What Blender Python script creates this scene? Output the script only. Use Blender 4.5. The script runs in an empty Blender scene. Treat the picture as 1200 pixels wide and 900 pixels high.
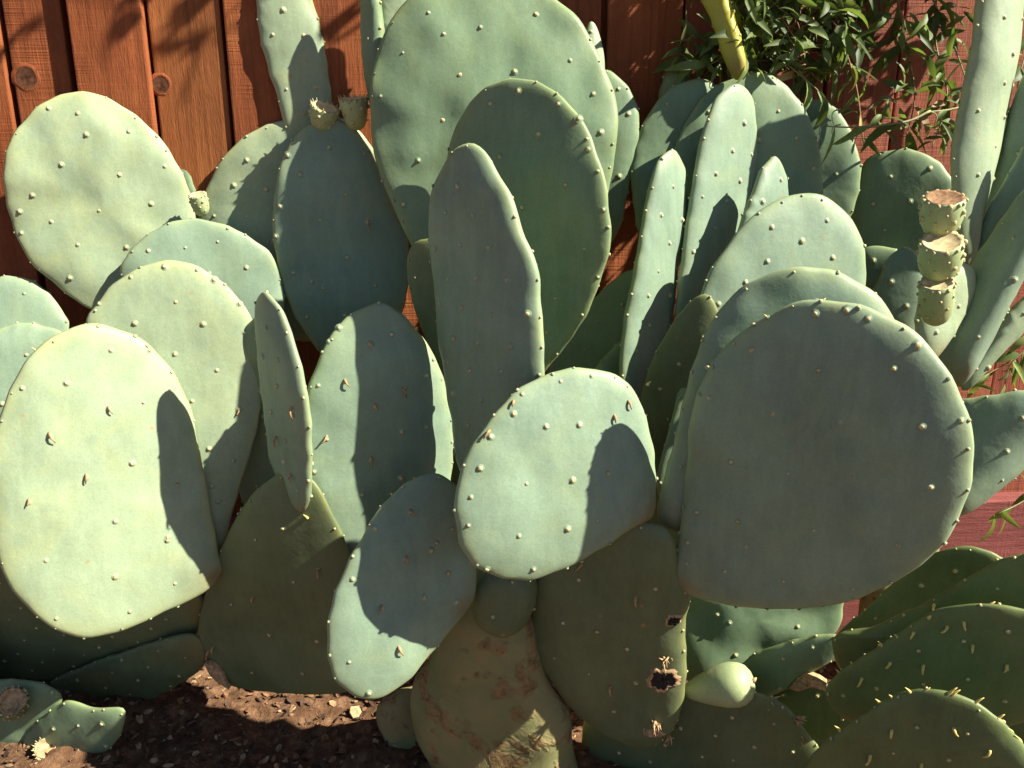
import bpy, bmesh, math, random
from mathutils import Vector, Matrix, noise
R = math.radians
random.seed(11)
sc = bpy.context.scene
col = sc.collection

# ------------------------------------------------------------------ camera, sky, sun, exposure
FPX = 974.0                      # focal length in pixels of a 1200 x 900 picture
CAM = Vector((0, 0, 0.88))
PITCH = R(16.0)
cam = bpy.data.cameras.new('camera')
cam.sensor_fit = 'HORIZONTAL'; cam.sensor_width = 36.0
cam.lens = 36.0 * FPX / 1200.0
cam.clip_start = 0.01; cam.clip_end = 500
cam_ob = bpy.data.objects.new('camera', cam); col.objects.link(cam_ob)
cam_ob.location = CAM; cam_ob.rotation_euler = (R(90) - PITCH, 0, 0)
sc.camera = cam_ob
FW = Vector((0, math.cos(PITCH), -math.sin(PITCH)))
UP = Vector((0, math.sin(PITCH), math.cos(PITCH)))
RT = Vector((1, 0, 0))

SUN = Vector((0.72, -0.22, 0.66)).normalized()       # towards the sun
w = bpy.data.worlds.new('World'); sc.world = w; w.use_nodes = True
nt = w.node_tree
sky = nt.nodes.new('ShaderNodeTexSky'); sky.sky_type = 'NISHITA'; sky.sun_disc = False; sky.air_density = 0.55; sky.dust_density = 0.3; sky.ozone_density = 0.6
sky.sun_elevation = math.asin(SUN.z); sky.sun_rotation = math.atan2(SUN.x, SUN.y)
bg = nt.nodes['Background']; bg.inputs[1].default_value = 0.05
nt.links.new(sky.outputs[0], bg.inputs[0])
sl = bpy.data.lights.new('sun', 'SUN'); sl.energy = 5.0; sl.angle = R(0.53); sl.color = (1.0, 0.93, 0.80)
so = bpy.data.objects.new('sun', sl); col.objects.link(so)
so.rotation_euler = SUN.to_track_quat('Z', 'Y').to_euler(); so.location = (3, -1.5, 4)
sc.view_settings.view_transform = 'Standard'; sc.view_settings.look = 'None'
sc.view_settings.exposure = 1.55; sc.view_settings.gamma = 1.0
sc.view_settings.use_curve_mapping = False

# ------------------------------------------------------------------ helpers
def ray(px, py):
    return FW + RT * ((px - 600) / FPX) + UP * ((450 - py) / FPX)
def at(px, py, z):
    return CAM + ray(px, py) * z
def hit(px, py, P0, n):
    d = ray(px, py)
    return CAM + d * ((P0 - CAM).dot(n) / d.dot(n))
def nrm(yaw, tilt):
    y, t = R(yaw), R(tilt)
    return Vector((math.sin(y) * math.cos(t), -math.cos(y) * math.cos(t), math.sin(t)))

def obj(name, verts, faces, mats, parent=None, fm=None, smooth=True):
    me = bpy.data.meshes.new(name)
    me.from_pydata([tuple(v) for v in verts], [], faces)
    for m in (mats if isinstance(mats, (list, tuple)) else [mats]):
        me.materials.append(m)
    if fm: me.polygons.foreach_set('material_index', fm)
    me.polygons.foreach_set('use_smooth', [smooth] * len(me.polygons))
    me.update()
    o = bpy.data.objects.new(name, me); col.objects.link(o)
    if parent is not None: put(o, parent)
    return o
def put(o, parent):
    o.parent = parent
    bpy.context.view_layer.update() if False else None
    o.matrix_parent_inverse = parent_world(parent).inverted()
def parent_world(o):
    m = o.matrix_basis.copy()
    if o.parent is not None:
        m = parent_world(o.parent) @ o.matrix_parent_inverse @ m
    return m
def thing(name, label, cat, loc, group=None):
    o = bpy.data.objects.new(name, None); col.objects.link(o)
    o.location = loc; o.empty_display_size = 0.05
    o['label'] = label; o['category'] = cat
    if group: o['group'] = group
    return o
def tube(pts, radii, seg=7, cap=True):
    vs, fs = [], []
    n = len(pts)
    for i, p in enumerate(pts):
        a = pts[max(0, i - 1)]; b = pts[min(n - 1, i + 1)]
        t = (b - a).normalized()
        s = t.cross(Vector((0.31, 0.2, 0.93))).normalized(); u = t.cross(s)
        for k in range(seg):
            an = 2 * math.pi * k / seg
            vs.append(p + (s * math.cos(an) + u * math.sin(an)) * radii[i])
    for i in range(n - 1):
        for k in range(seg):
            k2 = (k + 1) % seg
            fs.append((i * seg + k, i * seg + k2, (i + 1) * seg + k2, (i + 1) * seg + k))
    if cap:
        fs.append(tuple(range(seg))[::-1]); fs.append(tuple((n - 1) * seg + k for k in range(seg)))
    return vs, fs
def merge(parts):
    vs, fs, fm = [], [], []
    for p in parts:
        o = len(vs); vs += p[0]; fs += [tuple(i + o for i in f) for f in p[1]]
        fm += p[2] if len(p) > 2 else [0] * len(p[1])
    return vs, fs, fm

# ------------------------------------------------------------------ materials
class NT:
    def __init__(s, name):
        s.m = bpy.data.materials.new(name); s.m.use_nodes = True
        s.t = s.m.node_tree; s.b = s.t.nodes['Principled BSDF']
        s.out = s.t.nodes['Material Output']
    def n(s, typ, **kw):
        nd = s.t.nodes.new(typ)
        for k, v in kw.items():
            if k.startswith('i_'):
                key = k[2:]; nd.inputs[int(key) if key.isdigit() else key].default_value = v
            else: setattr(nd, k, v)
        return nd
    def l(s, a, b): s.t.links.new(a, b)
    def noise(s, vec, scale, detail=3, rough=0.55, dist=0.0):
        nd = s.n('ShaderNodeTexNoise'); nd.inputs['Scale'].default_value = scale
        nd.inputs['Detail'].default_value = detail; nd.inputs['Roughness'].default_value = rough
        nd.inputs['Distortion'].default_value = dist
        if vec is not None: s.l(vec, nd.inputs['Vector'])
        return nd.outputs['Fac']
    def ramp(s, fac, stops):
        r = s.n('ShaderNodeValToRGB'); e = r.color_ramp.elements
        while len(e) < len(stops): e.new(0.5)
        for el, (p, c) in zip(e, stops):
            el.position = p; el.color = (c if len(c) == 4 else (*c, 1)) if not isinstance(c, float) else (c, c, c, 1)
        s.l(fac, r.inputs[0]); return r.outputs[0]
    def mix(s, fac, a, b, mode='MIX'):
        m = s.n('ShaderNodeMix', data_type='RGBA', blend_type=mode)
        for sock, v in ((m.inputs[0], fac), (m.inputs[6], a), (m.inputs[7], b)):
            if hasattr(v, 'links') or hasattr(v, 'is_linked'): s.l(v, sock)
            elif isinstance(v, (int, float)): sock.default_value = v
            else: sock.default_value = (*v, 1)
        return m.outputs[2]
    def bump(s, h, strength, dist, normal=None):
        b = s.n('ShaderNodeBump'); b.inputs['Strength'].default_value = strength
        b.inputs['Distance'].default_value = dist
        s.l(h, b.inputs['Height'])
        if normal is not None: s.l(normal, b.inputs['Normal'])
        return b.outputs[0]

def simple(name, c, rough=0.6, spec=0.3, var=0.12, scale=60, sss=0.0):
    k = NT(name)
    tc = k.n('ShaderNodeTexCoord')
    f = k.noise(tc.outputs['Object'], scale, 3)
    lo = tuple(x * (1 - var) for x in c); hi = tuple(min(1, x * (1 + var)) for x in c)
    k.l(k.ramp(f, [(0.3, lo), (0.7, hi)]), k.b.inputs['Base Color'])
    k.b.inputs['Roughness'].default_value = rough
    k.b.inputs['Specular IOR Level'].default_value = spec
    return k.m

def pad_mat(name, c0, c1, warm, corky=0.25, rough=0.52):
    """waxy cactus skin: blotchy bloom, faint warm rubbed patches, little corky specks"""
    c0 = tuple(x * 0.90 for x in c0)
    k = NT(name)
    tc = k.n('ShaderNodeTexCoord'); oi = k.n('ShaderNodeObjectInfo')
    off = k.n('ShaderNodeVectorMath', operation='MULTIPLY_ADD')
    cr = k.n('ShaderNodeCombineXYZ')
    for i in range(3): k.l(oi.outputs['Random'], cr.inputs[i])
    k.l(cr.outputs[0], off.inputs[0]); off.inputs[1].default_value = (7.3, 3.1, 5.7)
    k.l(tc.outputs['Object'], off.inputs[2])
    v = off.outputs[0]
    big = k.noise(v, 9, 4, 0.6, 0.4)
    base = k.ramp(big, [(0.30, c0), (0.70, c1)])
    pat = k.noise(v, 16, 5, 0.65, 0.8)
    base = k.mix(k.ramp(pat, [(0.48, 0.0), (0.75, 0.6)]), base, warm)
    # rubbed bloom streaks
    stv = k.n('ShaderNodeVectorMath', operation='MULTIPLY'); k.l(v, stv.inputs[0]); stv.inputs[1].default_value = (60, 60, 14)
    st = k.noise(stv.outputs[0], 1.0, 4, 0.7)
    base = k.mix(k.ramp(st, [(0.42, 0.0), (0.8, 0.36)]), base, tuple(min(1, x * 1.35) for x in c1))
    fine = k.noise(v, 420, 2, 0.6)
    base = k.mix(0.16, base, k.ramp(fine, [(0.3, 0.25), (0.7, 0.75)]), 'OVERLAY')
    # yellower margin, brownish joint
    at1 = k.n('ShaderNodeAttribute', attribute_name='rim'); at2 = k.n('ShaderNodeAttribute', attribute_name='joint')
    rn_ = k.noise(v, 30, 3)
    m1 = k.n('ShaderNodeMath', operation='MULTIPLY'); k.l(at1.outputs['Fac'], m1.inputs[0]); k.l(k.ramp(rn_, [(0.3, 0.15), (0.7, 0.75)]), m1.inputs[1])
    base = k.mix(m1.outputs[0], base, tuple(min(1, x) for x in (c1[0] * 1.5, c1[1] * 1.25, c1[2] * 0.8)))
    m2 = k.n('ShaderNodeMath', operation='MULTIPLY'); k.l(at2.outputs['Fac'], m2.inputs[0]); k.l(k.ramp(rn_, [(0.3, 0.2), (0.65, 0.9)]), m2.inputs[1])
    base = k.mix(m2.outputs[0], base, (0.17, 0.115, 0.045))
    # corky specks
    vo = k.n('ShaderNodeTexVoronoi'); vo.inputs['Scale'].default_value = 26; k.l(v, vo.inputs['Vector'])
    sp = k.ramp(vo.outputs['Distance'], [(0.05, 1.0), (0.10, 0.0)])
    gate = k.ramp(k.noise(v, 11, 2), [(0.56, 0.0), (0.60, 1.0)])
    mul = k.n('ShaderNodeMath', operation='MULTIPLY'); k.l(sp, mul.inputs[0]); k.l(gate, mul.inputs[1])
    mul2 = k.n('ShaderNodeMath', operation='MULTIPLY'); k.l(mul.outputs[0], mul2.inputs[0]); mul2.inputs[1].default_value = min(1, corky * 2.4)
    base = k.mix(mul2.outputs[0], base, (0.30, 0.17, 0.07))
    k.l(base, k.b.inputs['Base Color'])
    k.b.inputs['Roughness'].default_value = rough
    k.b.inputs['Specular IOR Level'].default_value = 0.32
    h1 = k.noise(v, 34, 4, 0.55)
    b1 = k.bump(h1, 0.05, 0.02)
    b2 = k.bump(fine, 0.06, 0.001, b1)
    k.l(b2, k.b.inputs['Normal'])
    return k.m

M = {}
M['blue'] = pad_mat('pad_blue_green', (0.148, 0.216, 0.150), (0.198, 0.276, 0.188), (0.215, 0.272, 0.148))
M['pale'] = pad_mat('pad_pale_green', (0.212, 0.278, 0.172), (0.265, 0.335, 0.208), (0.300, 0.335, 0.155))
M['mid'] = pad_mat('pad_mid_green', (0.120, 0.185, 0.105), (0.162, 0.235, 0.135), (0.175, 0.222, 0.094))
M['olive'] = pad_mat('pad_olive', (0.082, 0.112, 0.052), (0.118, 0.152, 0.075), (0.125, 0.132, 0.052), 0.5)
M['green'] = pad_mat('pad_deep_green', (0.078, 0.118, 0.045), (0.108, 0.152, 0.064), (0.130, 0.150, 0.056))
M['yellow'] = pad_mat('pad_yellow', (0.30, 0.31, 0.045), (0.40, 0.37, 0.035), (0.26, 0.30, 0.08), 0.0)
M['nub'] = simple('areole_cream', (0.42, 0.36, 0.19), 0.9, 0.05, 0.45, 260)
M['nubd'] = simple('areole_brown', (0.20, 0.11, 0.05), 0.9, 0.1, 0.4, 400)
M['curl'] = simple('dried_leaf_tan', (0.36, 0.22, 0.11), 0.7, 0.2, 0.35, 250)
M['horn'] = simple('spine_yellow', (0.55, 0.45, 0.14), 0.5, 0.3, 0.2, 200)
M['cork'] = simple('cork_tan', (0.36, 0.24, 0.13), 0.9, 0.1, 0.45, 160)
M['black'] = simple('charred_black', (0.022, 0.016, 0.012), 0.75, 0.3, 0.6, 220)
M['fruit'] = pad_mat('fruit_green', (0.27, 0.34, 0.16), (0.34, 0.40, 0.20), (0.40, 0.40, 0.17), 0.0)
M['scar'] = simple('fruit_scar', (0.46, 0.37, 0.20), 0.85, 0.1, 0.35, 130)
M['scard'] = simple('fruit_scar_brown', (0.22, 0.13, 0.07), 0.9, 0.1, 0.5, 160)

def trunk_mat():
    k = NT('trunk_bark'); tc = k.n('ShaderNodeTexCoord'); v = tc.outputs['Object']
    f = k.noise(v, 14, 6, 0.65, 0.6)
    base = k.ramp(f, [(0.30, (0.150, 0.165, 0.066)), (0.48, (0.200, 0.195, 0.082)), (0.60, (0.245, 0.200, 0.085)), (0.75, (0.24, 0.165, 0.075))])
    cr = k.noise(v, 55, 5, 0.75, 1.2)
    pm = k.noise(v, 20, 3, 0.5, 0.5)
    mask = k.ramp(pm, [(0.52, 0.0), (0.60, 0.9)])
    base = k.mix(mask, base, k.ramp(cr, [(0.36, (0.09, 0.05, 0.02)), (0.52, (0.23, 0.145, 0.06)), (0.75, (0.34, 0.23, 0.11))]))
    k.l(base, k.b.inputs['Base Color']); k.b.inputs['Roughness'].default_value = 0.75
    k.b.inputs['Specular IOR Level'].default_value = 0.2
    mm = k.n('ShaderNodeMath', operation='MULTIPLY'); k.l(cr, mm.inputs[0]); k.l(mask, mm.inputs[1])
    b1 = k.bump(mm.outputs[0], 0.9, 0.006); b2 = k.bump(f, 0.4, 0.01, b1)
    k.l(b2, k.b.inputs['Normal']); return k.m
M['trunk'] = trunk_mat()

def wood_mat(name, c0, c1, c2, horizontal=False, saw=True):
    k = NT(name); tc = k.n('ShaderNodeTexCoord'); oi = k.n('ShaderNodeObjectInfo')
    ge = k.n('ShaderNodeNewGeometry')
    off = k.n('ShaderNodeVectorMath', operation='MULTIPLY_ADD'); cr = k.n('ShaderNodeCombineXYZ')
    for i in range(3): k.l(oi.outputs['Random'], cr.inputs[i])
    k.l(cr.outputs[0], off.inputs[0]); off.inputs[1].default_value = (13.3, 9.1, 15.7)
    k.l(ge.outputs['Position'], off.inputs[2]); v = off.outputs[0]
    def sc_(a):
        m = k.n('ShaderNodeVectorMath', operation='MULTIPLY'); k.l(v, m.inputs[0]); m.inputs[1].default_value = a; return m.outputs[0]
    g = (3.0, 90, 90) if horizontal else (90, 90, 3.0)
    grain = k.noise(sc_(g), 1.0, 5, 0.65, 0.6)
    blot = k.noise(v, 5, 4, 0.6)
    base = k.ramp(blot, [(0.30, c0), (0.55, c1), (0.78, c2)])
    base = k.mix(0.55, base, k.ramp(grain, [(0.28, 0.18), (0.72, 0.70)]), 'OVERLAY')
    s = (4, 10, 330) if not horizontal else (330, 10, 4)
    saws = k.noise(sc_(s), 1.0, 3, 0.7, 0.3)
    sm = k.ramp(k.noise(v, 7, 2), [(0.42, 0.15), (0.6, 1.0)])
    mm = k.n('ShaderNodeMath', operation='MULTIPLY'); k.l(saws, mm.inputs[0]); k.l(sm, mm.inputs[1])
    fib = k.noise(sc_((420, 420, 60) if not horizontal else (60, 420, 420)), 1.0, 3, 0.7)
    base = k.mix(0.22, base, k.ramp(fib, [(0.3, 0.2), (0.7, 0.75)]), 'OVERLAY')
    k.l(base, k.b.inputs['Base Color']); k.b.inputs['Roughness'].default_value = 0.72
    k.b.inputs['Specular IOR Level'].default_value = 0.22
    b1 = k.bump(grain, 0.5, 0.0022)
    if saw: b1 = k.bump(mm.outputs[0], 0.8, 0.0022, b1)
    b3 = k.bump(fib, 0.7, 0.0012, b1)
    k.l(b3, k.b.inputs['Normal']); return k.m
M['wood'] = wood_mat('stained_redwood', (0.174, 0.048, 0.015), (0.252, 0.072, 0.022), (0.313, 0.106, 0.033))
M['wood2'] = wood_mat('stained_redwood_smooth', (0.203, 0.067, 0.019), (0.268, 0.090, 0.026), (0.325, 0.121, 0.037), saw=False)
M['wood3'] = wood_mat('stained_redwood_pink', (0.202, 0.055, 0.028), (0.261, 0.076, 0.039), (0.311, 0.103, 0.051))
M['kick'] = wood_mat('kick_board_red', (0.162, 0.044, 0.038), (0.211, 0.061, 0.052), (0.251, 0.081, 0.071), True)
M['knot'] = simple('knot_dark', (0.085, 0.036, 0.018), 0.85, 0.15, 0.5, 140)

def leaf_mat(name, c, tr):
    k = NT(name); tc = k.n('ShaderNodeTexCoord'); oi = k.n('ShaderNodeObjectInfo')
    f = k.noise(tc.outputs['Object'], 70, 3)
    base = k.ramp(f, [(0.3, tuple(x * 0.8 for x in c)), (0.7, tuple(x * 1.2 for x in c))])
    hs = k.n('ShaderNodeHueSaturation'); k.l(base, hs.inputs['Color'])
    mr = k.n('ShaderNodeMapRange'); k.l(oi.outputs['Random'], mr.inputs[0]); mr.inputs[3].default_value = 0.65; mr.inputs[4].default_value = 1.45
    k.l(mr.outputs[0], hs.inputs['Value']); base = hs.outputs[0]
    k.l(base, k.b.inputs['Base Color']); k.b.inputs['Roughness'].default_value = 0.55
    k.b.inputs['Specular IOR Level'].default_value = 0.3
    t = k.n('ShaderNodeBsdfTranslucent'); t.inputs[0].default_value = (*tr, 1)
    mx = k.n('ShaderNodeMixShader'); mx.inputs[0].default_value = 0.28
    k.l(k.b.outputs[0], mx.inputs[1]); k.l(t.outputs[0], mx.inputs[2]); k.l(mx.outputs[0], k.out.inputs[0])
    return k.m
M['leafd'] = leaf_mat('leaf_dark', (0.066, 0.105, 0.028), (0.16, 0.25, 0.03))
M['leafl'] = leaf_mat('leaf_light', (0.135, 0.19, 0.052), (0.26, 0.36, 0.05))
M['leafy'] = leaf_mat('leaf_dry', (0.34, 0.24, 0.10), (0.3, 0.2, 0.06))
M['stem'] = simple('vine_stem', (0.20, 0.21, 0.085), 0.6, 0.3, 0.3, 90)
M['twig'] = simple('dry_twig', (0.24, 0.15, 0.07), 0.8, 0.2, 0.4, 120)

def soil_mat():
    k = NT('soil'); ge = k.n('ShaderNodeNewGeometry'); v = ge.outputs['Position']
    f = k.noise(v, 45, 8, 0.7); g = k.noise(v, 9, 4)
    base = k.ramp(f, [(0.30, (0.05, 0.028, 0.016)), (0.5, (0.125, 0.068, 0.036)), (0.72, (0.29, 0.175, 0.10))])
    base = k.mix(k.ramp(g, [(0.4, 0.0), (0.7, 0.35)]), base, (0.20, 0.098, 0.048))
    k.l(base, k.b.inputs['Base Color']); k.b.inputs['Roughness'].default_value = 0.95
    k.b.inputs['Specular IOR Level'].default_value = 0.1
    b = k.bump(f, 0.9, 0.012); k.l(b, k.b.inputs['Normal']); return k.m
M['soil'] = soil_mat()
M['chipA'] = simple('litter_brown', (0.16, 0.085, 0.045), 0.9, 0.1, 0.5, 120)
M['chipB'] = simple('litter_tan', (0.33, 0.22, 0.12), 0.9, 0.1, 0.4, 120)
M['chipC'] = simple('litter_dark', (0.07, 0.042, 0.028), 0.9, 0.1, 0.5, 120)

# ------------------------------------------------------------------ ground
FA = R(4.0)                                            # the fence recedes a little to the right
FD = Vector((math.cos(FA), math.sin(FA), 0)); FN = Vector((math.sin(FA), -math.cos(FA), 0))
FP = hit(600, 20, Vector((0, 1.35, 0)), FN)             # a point on the plank faces
def gz(x, y):
    k = max(0.0, 1 - max(abs(x) - 1.2, 0) / 1.0) * max(0.0, 1 - max(abs(y - 1.0) - 0.8, 0) / 1.0)
    h = 0.030 * noise.noise(Vector((x * 2.3, y * 2.3, 0.4))) + 0.016 * noise.noise(Vector((x * 9, y * 9, 2.0)))
    h += 0.010 * noise.noise(Vector((x * 26, y * 26, 5.0))) + 0.006 * noise.noise(Vector((x * 60, y * 60, 9.0)))
    return h * k
def axis(lo, hi, dense, n, far):
    a = [lo + (hi - lo) * i / n for i in range(n + 1)]
    out = []; d = dense
    x = hi
    right = []
    while x < far: d *= 1.6; x += d; right.append(x)
    d = dense; x = lo; left = []
    while x > -far: d *= 1.6; x -= d; left.append(x)
    return left[::-1] + a + right
xs = axis(-1.2, 1.2, 0.012, 200, 150); ys = axis(0.45, 1.75, 0.012, 108, 150)
gv = [(x, y, gz(x, y)) for y in ys for x in xs]
nx = len(xs)
gf = [(j * nx + i, j * nx + i + 1, (j + 1) * nx + i + 1, (j + 1) * nx + i) for j in range(len(ys) - 1) for i in range(nx - 1)]
g = obj('ground', gv, gf, M['soil']); g['kind'] = 'structure'

# ------------------------------------------------------------------ fence: single planks, kick board, rails behind
def box(o, ex, ey, ez, lx, ly, lz, bev=0.002):
    """bevelled box: origin corner o, axes ex ey ez, lengths"""
    bm = bmesh.new(); bmesh.ops.create_cube(bm, size=1.0)
    for v in bm.verts:
        v.co = Vector(((v.co.x + .5) * lx, (v.co.y + .5) * ly, (v.co.z + .5) * lz))
    bmesh.ops.bevel(bm, geom=bm.edges[:], offset=bev, segments=2, affect='EDGES', profile=0.6)
    vs = [o + ex * v.co.x + ey * v.co.y + ez * v.co.z for v in bm.verts]
    bm.verts.index_update()
    fs = [tuple(v.index for v in f.verts) for f in bm.faces]; bm.free()
    return vs, fs
ZU = Vector((0, 0, 1))
fence = thing('wooden_fence', 'red-brown stained vertical board fence behind the cactus', 'fence', Vector((FP.x, FP.y + 0.05, 0)))
def fs_(px): return (hit(px, 20, FP, FN) - FP).dot(FD)
bd = [(-12 - 96, -4), (3, 71), (83, 169), (171.5, 257), (262, 350), (353, 440), (444, 530), (534, 618), (621, 705),
      (712, 800), (803, 887), (890, 972), (976, 1058), (1061, 1145), (1148, 1232), (1235, 1320)]
bw = fs_(887) - fs_(803); gp = 0.006
sp = [(fs_(a), fs_(b)) for a, b in bd]
x0 = sp[0][0]; lefts = []
for i in range(5): lefts.append((x0 - gp - bw, x0 - gp)); x0 -= gp + bw
x1 = sp[-1][1]; rights = []
for i in range(5): rights.append((x1 + gp, x1 + gp + bw)); x1 += gp + bw
recess = {2: -0.012, 3: 0.006, 4: 0.0, 1: 0.004, 9: -0.003, 10: 0.002, 12: -0.003}
KT = hit(1150, 588, FP + FN * 0.045, FN).z            # top of the kick board
allsp = [(a, b, None) for a, b in lefts[::-1]] + [(a, b, i) for i, (a, b) in enumerate(sp)] + [(a, b, None) for a, b in rights]
rnd = random.Random(5)
for a, b, i in allsp:
    rc = recess.get(i, rnd.uniform(-0.003, 0.004))
    o = FP + FD * a - FN * rc; o.z = KT - 0.05 + rnd.uniform(-.004, .004)
    vs, fc = box(o, FD, -FN, ZU, b - a, 0.018, 1.95 - o.z + rnd.uniform(-.01, .01), 0.0025)
    m = M['wood2'] if i == 3 else (M['wood3'] if (i is not None and i >= 10) else M['wood'])
    obj('plank', vs, fc, m, fence, smooth=False)
# backing boards seen through the gaps, and rails
L0, L1 = lefts[-1][0], rights[-1][1]
for a, b in [(u[1] - 0.03, v_[0] + 0.03) for u, v_ in zip(allsp[:-1], allsp[1:])]:
    o = FP + FD * a - FN * 0.027; o.z = KT
    vs, fc = box(o, FD, -FN, ZU, b - a, 0.014, 1.93 - KT, 0.002); obj('backing_board', vs, fc, M['wood'], fence, smooth=False)
for zr in (KT + 0.25, 1.55):
    o = FP + FD * L0 - FN * 0.046; o.z = zr
    vs, fc = box(o, FD, -FN, ZU, L1 - L0, 0.04, 0.09, 0.003); obj('rail', vs, fc, M['wood'], fence, smooth=False)
o = FP + FD * L0 + FN * 0.045; o.z = -0.06
vs, fc = box(o, FD, -FN, ZU, L1 - L0, 0.040, KT + 0.06, 0.003); obj('kick_board', vs, fc, M['kick'], fence, smooth=False)
def knot(px, py, r, rc):
    c = hit(px, py, FP - FN * rc, FN)
    vs, fs = [], []
    prof = [(0.0, 0.0005), (0.5, 0.0009), (0.74, 0.0006), (0.86, 0.0012), (1.0, 0.0008), (1.25, -0.0006)]
    n = 22
    for k, (q, h) in enumerate(prof):
        for j in range(n):
            a = 2 * math.pi * j / n
            rr = r * q * (1 + 0.10 * noise.noise(Vector((math.cos(a) * 2, math.sin(a) * 2, px))))
            vs.append(c + FD * math.cos(a) * rr + ZU * math.sin(a) * rr * 1.05 + FN * (h + 0.0004 * noise.noise(Vector((a * 4, q * 9, px)))))
    for k in range(len(prof) - 1):
        for j in range(n):
            fs.append((k * n + j, k * n + (j + 1) % n, (k + 1) * n + (j + 1) % n, (k + 1) * n + j))
    obj('knot', vs, fs, [M['knot'], M['wood']], fence, [0 if f // n < 3 else 1 for f in range(len(fs))])
knot(31, 91, 0.0175, 0.004); knot(189, 99, 0.014, 0.006)

# ------------------------------------------------------------------ cactus pads
def closed_spline(p, n):
    m = len(p); out = []
    seg = []
    for i in range(m):
        a, b, c, d = p[i - 1], p[i], p[(i + 1) % m], p[(i + 2) % m]
        for k in range(12):
            t = k / 12
            seg.append(0.5 * ((2 * b) + (c - a) * t + (2 * a - 5 * b + 4 * c - d) * t * t + (3 * b - a - 3 * c + d) * t ** 3))
    L = [0]
    for i in range(len(seg)): L.append(L[-1] + (seg[(i + 1) % len(seg)] - seg[i]).length)
    j = 0
    for i in range(n):
        s = L[-1] * i / n
        while L[j + 1] < s: j += 1
        f = (s - L[j]) / max(1e-9, L[j + 1] - L[j])
        out.append(seg[j] * (1 - f) + seg[(j + 1) % len(seg)] * f)
    return out, L[-1]

PADS = {}
RINGS = [0, .16, .32, .46, .58, .68, .77, .84, .90, .94, .968, .988, 1.0]
NA = 120
class Pad:
    pass
def areole_mesh(P, parent, seedv, mat, spots, scale=0.68):
    parts = []
    rn = random.Random(seedv)
    for (c, nn, k) in spots:
        a = nn.cross(Vector((0.2, 0.35, 0.9))).normalized(); b = nn.cross(a)
        vs, fs, fm = [], [], []
        s = scale * rn.uniform(0.6, 1.2) * min(1, k * 1.2)
        prof = [(0.0042, -0.0012, 0), (0.0032, 0.0008, 0), (0.0029, 0.0020, 1), (0.0016, 0.0030, 1)] if k < 1 else [(0.0085, -0.0010, 0), (0.0062, 0.0002, 0), (0.0040, 0.0012, 0), (0.0036, 0.0014, 0), (0.0034, 0.0019, 1), (0.0027, 0.0027, 1), (0.0013, 0.0031, 1)]
        n = 9
        for q, h, _ in prof:
            for j in range(n):
                an = 2 * math.pi * j / n
                jr = 1 + (rn.uniform(-.32, .32) if _ else 0)
                vs.append(c + (a * math.cos(an) + b * math.sin(an)) * q * s * jr + nn * h * s)
        for i in range(len(prof) - 1):
            for j in range(n):
                fs.append((i * n + j, i * n + (j + 1) % n, (i + 1) * n + (j + 1) % n, (i + 1) * n + j)); fm.append(prof[i + 1][2])
        fs.append(tuple((len(prof) - 1) * n + j for j in range(n))); fm.append(1)
        parts.append((vs, fs, fm))
    if not parts: return
    vs, fs, fm = merge(parts)
    o = obj('areoles', vs, fs, [mat, M['nub']], parent, fm); o['kind'] = 'stuff'
    return o

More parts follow.
